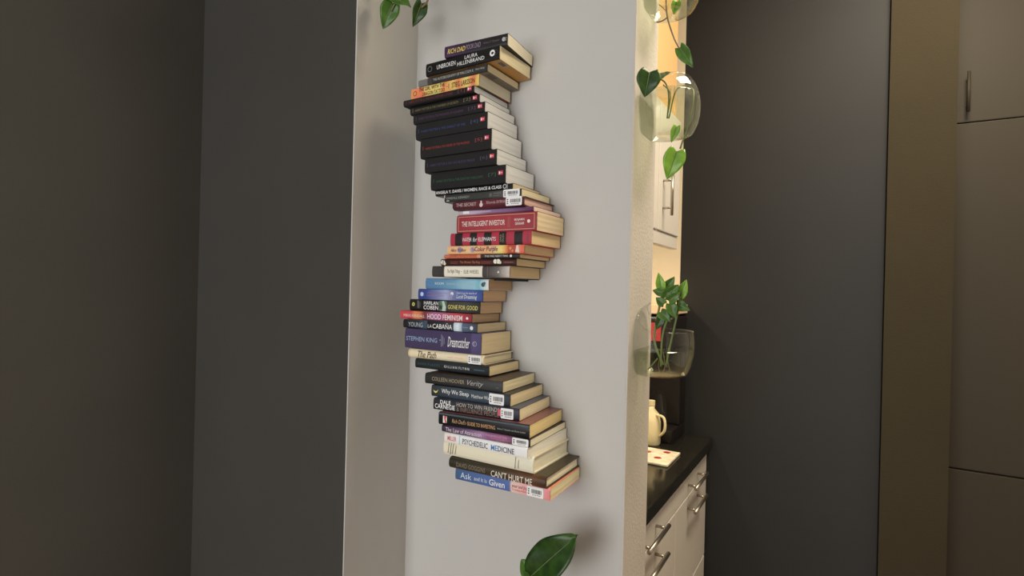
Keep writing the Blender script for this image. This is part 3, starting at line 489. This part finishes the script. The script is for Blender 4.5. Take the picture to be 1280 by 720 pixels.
# hanging pothos above the frame, two tips trail into view
Yv = -.16
hp = at_y(500, -90, Yv)
pot = thing('hanging_pothos', 'trailing pothos with heart-shaped green leaves hanging in front of alcove return', 'plant', (hp.x, hp.y, 2.32)); bpy.context.view_layer.update()
def pchild(name, me, m, parent):
    o = link(name, me, m, parent); o.matrix_basis = parent.matrix_world.inverted(); return o
bm, rr_ = lathe_mesh([(.0, 0), (.04, 0), (.055, .04), (.062, .10), (.058, .10), (.05, .09), (0, .09)], 24); link('pot', done(bm, True), white, pot)
for k in range(3):
    a = 2.1*k; pchild('hanger_cord', tube_mesh([(hp.x+.06*math.cos(a), hp.y+.06*math.sin(a), 2.42), (hp.x, hp.y, H)], .0012, 5), bark, pot)
v1 = [at_y(500, -120, Yv), at_y(505, -60, Yv), at_y(498, -8, Yv), at_y(489, 14, Yv)]
v2 = [at_y(500, -120, Yv), at_y(545, -60, Yv), at_y(536, -4, Yv), at_y(527, 10, Yv)]
for v in (v1, v2):
    pts = [Vector((hp.x, hp.y, 2.42)), Vector((hp.x+(.055 if v is v2 else -.03), hp.y-.06, 2.43))]+v[1:]
    pchild('vine', tube_mesh(spline(pts, 6), .0022, 6), bark if v is v2 else stem_m, pot)
pleaf(pot, (491, 4), (479, 36), 24, Yv, G_mid, seed=1, droop=.05, tilt=(-.3, 0, 0))
pleaf(pot, (484, -6), (513, 8), 26, Yv, G_mid, seed=2, droop=.12, tilt=(.1, 0, .7))
pleaf(pot, (527, 4), (516, 33), 18, Yv, G_dark, seed=3, droop=.10, fold=.3, tilt=(.5, 0, .2))
pleaf(pot, (520, -40), (548, -30), 26, Yv, G_mid, seed=4)
pleaf(pot, (505, -50), (470, -30), 26, Yv, G_mid, seed=5)
# tall floor plant: one broad leaf rises in front of the wall
fp = at_y(672, 760, -.14)
plant = thing('potted_plant', 'floor plant whose single broad dark leaf rises below the book tower', 'plant', (fp.x-.03, -.16, 0)); bpy.context.view_layer.update()
bm, rr_ = lathe_mesh([(0, 0), (.075, 0), (.095, .1), (.105, .19), (.098, .19), (.092, .165), (0, .165)], 28); link('pot', done(bm, True), mat('pot_clay', (176, 168, 156), .7), plant)
lb = at_y(664, 745, -.13); mid = at_y(676, 712, -.13)
pchild('stem', tube_mesh(spline([(fp.x-.03, -.16, .16), (fp.x-.035, -.16, .5), (fp.x-.015, -.145, .8), lb, mid], 6), [.006]*6+[.005]*12+[.003]*7, 8), stem_m, plant)
pleaf(plant, (662, 722), (719, 671), 48, -.13, G_dark, 'ovate', seed=6, droop=.10, fold=.10, tilt=(.1, 0, .35))
pleaf(plant, (668, 722), (652, 700), 22, -.125, G_mid, 'ovate', seed=16, droop=.2, fold=.2, tilt=(-.4, 0, .2))
for k, (a, h_) in enumerate(((.4, .62), (2.4, .55), (4.2, .7))):
    b = Vector((fp.x-.03+.05*math.cos(a), -.16+.03*math.sin(a), h_)); pchild('stem', tube_mesh(spline([(fp.x-.03, -.16, .16), (b.x-.01, b.y, .35), b], 5), .004, 6), stem_m, plant)
    me = leaf_mesh(.17, .09, 'ovate', seed=20+k); place_leaf(me, b, b+Vector((.15*math.cos(a), -.1, .06)), (0, -.5, .8), G_dark, plant)

# ------------------------------------------------------------------ glass wall vases on the bare wall end
glass = thin_glass('clear_glass', (.97, .985, .97))
XE = WX1
def globe(label, c, r, hgt, rim, water, group='glass wall vases on the wall end', tear=False):
    """flat-backed blown glass vase; c = centre of the flat back, base at c.z - hgt/2"""
    o = thing('glass_wall_vase', label, 'vase', (c.x, c.y, c.z-hgt/2), 0, group); bpy.context.view_layer.update()
    def rad(u): return r*math.sqrt(max(0, 1-(abs(u-.42)/.60)**2.2)) if u <= 1 else 0
    n = 40; nu = 22; cx = r*.62
    def shell(inset, zmax_f, cap=False):
        bm = bmesh.new(); rings = []
        for i in range(nu+1):
            ring = []
            for k in range(n):
                a = 2*math.pi*k/n; um = zmax_f(a); u = .0+um*i/nu
                rr = max((rad(u) if u > 0 else r*.45)-inset, .001)
                x = max(cx+rr*math.cos(a), .0015+inset); y = rr*math.sin(a); ring.append(bm.verts.new((x, y, u*hgt+inset*(1 if i == 0 else 0))))
            rings.append(ring)
        for r0, r1 in zip(rings, rings[1:]):
            for k in range(n): bm.faces.new((r0[k], r0[(k+1) % n], r1[(k+1) % n], r1[k]))
        bm.faces.new(rings[0][::-1])
        if cap: bm.faces.new(rings[-1])
        return bm, rings
    if tear: zf = lambda a: rim+(.99-rim)*max(0, -math.cos(a))**1.5
    else: zf = lambda a: rim
    bm, rings = shell(0, zf); rim_pts = [v.co.copy() for v in rings[-1]]
    g = link('glass_body', done(bm, True), glass, o)
    link('rim', tube_mesh(rim_pts+[rim_pts[0]], .0013, 6), glass, g)
    if water:
        bm, _ = shell(.002, lambda a: water, True); link('water', done(bm, True), water_mat(), o)
    return o
gY = .075
c1 = at_x(806, 128, XE); c1.y = gY
g1 = globe('round clear glass wall vase holding a large dark heart-shaped leaf', Vector((XE, gY, at_y(832, 131, gY).z)), .068, .135, .86, .62)
g2 = globe('teardrop clear glass wall vase with rooted cuttings standing in water', Vector((XE, gY, at_y(826, 424, gY).z)), .068, .15, .62, .36, tear=True)
g0 = globe('clear glass wall vase highest on the wall end, partly above view', Vector((XE, gY, at_y(832, -22, gY).z)), .066, .13, .86, .5)
def cutting(label, vines, leaves, group='pothos cuttings in the wall vases', base=None):
    o = thing('pothos_cutting', label, 'plant', base, 0, group); bpy.context.view_layer.update()
    for pts, rads, m in vines: pchild('stem', tube_mesh(spline(pts, 6), rads, 6), m, o)
    for lf in leaves: pleaf(o, *lf[0], **lf[1])
    return o
P = lambda px, py, Y=gY: at_y(px, py, Y)
# upper vase: a bare twig hangs past the frame edge
cutting('thin brown twig of pothos hanging from the highest wall vase', [([P(838, -40), P(833, -6), P(834, 20), P(842, 46), P(850, 62)], .0018, bark), ([P(834, 22), P(828, 26), P(821, 28)], .0014, bark), ([P(834, 16), P(829, 10), P(824, 6)], .001, bark)],
        [(((846, 2), (842, 18), 12, gY, G_lite), dict(seed=31)), (((850, 60), (866, 84), 16, gY, G_mid), dict(seed=32))], base=P(838, -40))
# round vase
cutting('pothos cutting with big dark leaf at the rim and bright leaf trailing below', [([P(834, 148), P(836, 122), P(832, 104), P(820, 96)], .0018, stem_m), ([P(834, 148), P(838, 118), P(829, 106)], .0012, stem_m), ([P(836, 148), P(846, 112), P(866, 112, .02), P(862, 150, .0), P(850, 186, .0)], .0016, stem_m)],
        [(((812, 90), (806, 121), 30, gY-.065, G_dark), dict(seed=41, tilt=(.1, 0, .1), droop=.03)), (((824, 97), (838, 90), 9, gY-.02, G_mid), dict(seed=42, droop=.02, tilt=(0, 0, .8))), (((846, 158), (839, 178), 11, .0, G_lite), dict(seed=43)), (((846, 189), (834, 224), 27, .0, G_lite), dict(seed=44, droop=.05))], base=P(834, 148))
# teardrop vase
cutting('bushy bright green cuttings with pale roots standing in the teardrop vase', [([P(829, 456), P(818, 425), P(824, 385), P(829, 362)], .0026, stem_m), ([P(826, 458), P(828, 420), P(836, 392), P(838, 372)], .0022, stem_m), ([P(832, 458), P(838, 430), P(846, 395), P(850, 370)], .0022, stem_m), ([P(822, 448), P(816, 455), P(810, 462)], .0016, stem_m),
        ([P(827, 440), P(823, 456), P(825, 466)], .0008, bark), ([P(829, 440), P(831, 458), P(828, 467)], .0008, bark), ([P(833, 442), P(836, 458), P(838, 466)], .0008, bark)],
        [(((827, 362), (823, 341), 12, gY-.01, G_lite), dict(seed=51, droop=.05)), (((829, 366), (816, 363), 11, gY-.02, G_mid), dict(seed=52, droop=.15)), (((832, 362), (843, 346), 13, gY, G_mid), dict(seed=53)), (((836, 376), (850, 366), 14, gY-.02, G_mid), dict(seed=54)), (((838, 380), (844, 398), 14, gY-.02, G_mid), dict(seed=55)), (((846, 380), (862, 388), 14, gY, G_mid), dict(seed=56)), (((836, 392), (826, 402), 12, gY+.02, G_dark), dict(seed=57)), (((850, 370), (858, 350), 14, gY, G_lite), dict(seed=58)), (((830, 380), (820, 372), 12, gY-.02, G_mid), dict(seed=59)), (((832, 372), (838, 356), 13, gY-.02, G_mid), dict(seed=60)), (((826, 390), (838, 402), 14, gY-.02, G_mid), dict(seed=61)), (((828, 396), (820, 412), 12, gY, G_dark), dict(seed=62)), (((838, 366), (848, 356), 13, gY-.02, G_mid), dict(seed=63))], base=P(829, 458))

# ------------------------------------------------------------------ kitchen beyond the wall end
cab = mat('white_cabinet', (232, 228, 220), .35, k=1.0); nickel = mat('brushed_nickel', (178, 170, 158), .3, metal=.9, k=1.0)
granite = mat('black_granite', (38, 36, 32), .12, k=1.0, noise=.6, nscale=120); edge = granite
CF = -.44; CZ = .92; KY0, KY1 = WT+.01, 1.24
def bar_handle(parent, p0, p1, out, r=.006):
    """straight bar pull on two posts"""
    p0, p1, out = Vector(p0), Vector(p1), Vector(out); d = (p1-p0).normalized()
    h = link('handle', tube_mesh([p0+out, p1+out], r, 12), nickel, parent)
    for q in (p0+d*.025, p1-d*.025): link('handle_post', tube_mesh([q, q+out], r*.7, 8), nickel, h)
    return h
units = [(KY0, .757, 'white base cabinet of drawers next to the wall end'), (.759, KY1, 'white base cabinet of drawers beside the tall charcoal pantry')]
for y0, y1, lb_ in units:
    o = thing('base_cabinet', lb_, 'cabinet', ((CF-.5-.44)/2+.0, (y0+y1)/2, 0), 0, 'kitchen base cabinets'); ox = o.location.x; oy = o.location.y
    box('carcass', (-.95-ox, y0-oy, .1), (CF-.02-ox, y1-oy, .879), cab, o)
    box('plinth', (-.95-ox, y0-oy, 0), (CF-.07-ox, y1-oy, .099), charcoal, o)
    for z0, z1 in ((.782, .872), (.45, .778), (.105, .446)):
        dr = box('drawer', (CF-.0195-ox, y0+.002-oy, z0), (CF-ox, y1-.002-oy, z1), cab, o, bev=.003)
        ym = (y0+y1)/2-oy; zm = .82 if z1 > .8 else z1-.04
        bar_handle(dr, (CF-ox, ym-.098, zm), (CF-ox, ym+.098, zm), (.032, 0, 0), .0065)
tag(box('worktop', (-.952, KY0, .88), (CF+.02, KY1, CZ), granite, bev=.003), 'black speckled granite worktop on the white drawers', 'worktop')
UX, UB, UY1, UH = -.50, 1.70, .95, .42
o = thing('wall_cabinet', 'cream wall cabinet with bar handles above the granite worktop', 'cabinet', (-.72, .54, UB))
box('carcass', (-.952+.72, KY0-.54, .0), (UX-.02+.72, UY1-.54, UH), cab, o)
box('light_rail', (UX-.03+.72, KY0-.54, -.045), (UX-.005+.72, UY1-.54, -.0005), cab, o, bev=.002)
ys = [KY0, .42, .685, UY1]
for a, b in zip(ys, ys[1:]):
    dr = box('door', (UX-.0195+.72, a+.002-.54, .0), (UX+.72, b-.002-.54, UH-.005), cab, o, bev=.003)
    bar_handle(dr, (UX+.72, a+.05-.54, .05), (UX+.72, a+.05-.54, .19), (.03, 0, 0), .005)
struct(box('trim_2', (-.952, KY0, UB+UH+.005), (UX-.02, UY1, H), mat('soffit_paint', (226, 186, 130), .8, k=1.0)))
struct(box('wall_kitchen_niche', (-.954, 1.245, 0), (-.565, 1.27, H), mat('backsplash', (0, 0, 0))))
# added warm lamp strip with housing, brightens the backsplash below the wall cabinet
ul = thing('added_backsplash_lamp', 'added slim warm lamp strip brightening the backsplash under the cream wall cabinet', 'lamp', (-.75, .6, UB-.02)); box('housing', (-.02, -.3, 0), (.02, .3, .0195), nickel, ul)
la = area('added_backsplash_fill', (-.75, .6, UB-.024), (-.75, .6, 0), .03, .58, 3.2, (1.0, .82, .55)); la.parent = ul; la.matrix_parent_inverse = Matrix.Translation((.75, -.6, -(UB-.02)))
# things on the worktop
j = thing('plastic_jug', 'cream plastic jug with loop handle standing on the worktop', 'jug', (-.60, 1.0, CZ)); j.scale = (.74, .74, .74)
bm, _ = lathe_mesh([(0, 0), (.045, 0), (.05, .01), (.05, .12), (.04, .16), (.018, .185), (.018, .20), (0, .20)], 24); link('body', done(bm, True), mat('jug_plastic', (222, 208, 160), .4), j)
link('handle', tube_mesh(spline([(.03, -.02, .16), (.075, -.03, .15), (.08, -.03, .09), (.048, -.01, .05)], 5), .007, 8), mat('jug_plastic', (0, 0, 0)), j)
bm, _ = lathe_mesh([(0, .201), (.02, .201), (.02, .225), (0, .225)], 16); link('cap', done(bm), mat('jug_plastic', (0, 0, 0)), j)
o = thing('coffee_maker', 'black coffee maker with red panel at the end of the worktop', 'appliance', (-.74, 1.14, CZ))
blk = mat('black_plastic', (30, 26, 26), .3); redp = mat('red_plastic', (176, 40, 52), .4)
box('base', (-.16, -.10, 0), (.21, .10, .05), blk, o, .006); box('tower', (-.16, .01, .051), (.21, .10, .36), blk, o, .006); box('head', (-.16, -.10, .361), (.21, .10, .485), blk, o, .01)
box('panel', (-.04, -.104, .39), (.16, -.1005, .46), redp, o)
bm, _ = lathe_mesh([(0, .052), (.05, .052), (.06, .09), (.055, .15), (.045, .18)], 20); cf = link('carafe', done(bm, True), glass, o); cf.location = (.12, -.045, 0)
tag(box('wall_shelf', (-.95, 1.03, CZ+.495), (-.53, 1.243, CZ+.53), mat('peach_board', (222, 186, 150), .6), bev=.002), 'peach wooden shelf board above the black coffee maker', 'shelf')
o = tag(box('folded_cloth', (-.63, .76, CZ+.0005), (-.47, .93, CZ+.009), mat('print_cloth', (226, 208, 178), .9, noise=.25, nscale=30), bev=.003), 'cream printed cloth lying folded on the granite worktop', 'cloth')
for k, (x, y) in enumerate(((-.52, .82), (-.57, .87), (-.60, .80), (-.51, .90))):
    pf = poly_mesh([(.014*math.cos(a*1.05), .014*math.sin(a*1.05)) for a in range(6)], 0); q = link('red_print', pf, redp, o); q.rotation_euler = (R(90), 0, 0); q.location = (x, y, CZ+.0096)
# tall charcoal pantry closing the run
PY = 1.25
o = thing('pantry_cabinet', 'floor-to-ceiling charcoal pantry cabinet at the end of the worktop', 'cabinet', (-.19, PY+.3, 0)); bpy.context.view_layer.update()
pant = mat('charcoal_cabinet', (54, 55, 57), .6, k=.85, spec=.2, noise=.04, nscale=3); ox, oy = -.19, PY+.3
xl_, xr_ = at_y(849, 360, PY).x, at_y(1105, 360, PY).x
box('carcass', (xl_-ox, .0-.28, .1), (xr_-ox, .04, H-.02), pant, o)
box('plinth', (xl_-ox, -.24, 0), (xr_-ox, .04, .099), pant, o)
for z0, z1 in ((.11, H-.03),):
    dr = box('door', (xl_+.001-ox, -.30, z0), (xr_-.001-ox, -.2805, z1), pant, o, .002)
# dark khaki pier and cupboard right of the pantry
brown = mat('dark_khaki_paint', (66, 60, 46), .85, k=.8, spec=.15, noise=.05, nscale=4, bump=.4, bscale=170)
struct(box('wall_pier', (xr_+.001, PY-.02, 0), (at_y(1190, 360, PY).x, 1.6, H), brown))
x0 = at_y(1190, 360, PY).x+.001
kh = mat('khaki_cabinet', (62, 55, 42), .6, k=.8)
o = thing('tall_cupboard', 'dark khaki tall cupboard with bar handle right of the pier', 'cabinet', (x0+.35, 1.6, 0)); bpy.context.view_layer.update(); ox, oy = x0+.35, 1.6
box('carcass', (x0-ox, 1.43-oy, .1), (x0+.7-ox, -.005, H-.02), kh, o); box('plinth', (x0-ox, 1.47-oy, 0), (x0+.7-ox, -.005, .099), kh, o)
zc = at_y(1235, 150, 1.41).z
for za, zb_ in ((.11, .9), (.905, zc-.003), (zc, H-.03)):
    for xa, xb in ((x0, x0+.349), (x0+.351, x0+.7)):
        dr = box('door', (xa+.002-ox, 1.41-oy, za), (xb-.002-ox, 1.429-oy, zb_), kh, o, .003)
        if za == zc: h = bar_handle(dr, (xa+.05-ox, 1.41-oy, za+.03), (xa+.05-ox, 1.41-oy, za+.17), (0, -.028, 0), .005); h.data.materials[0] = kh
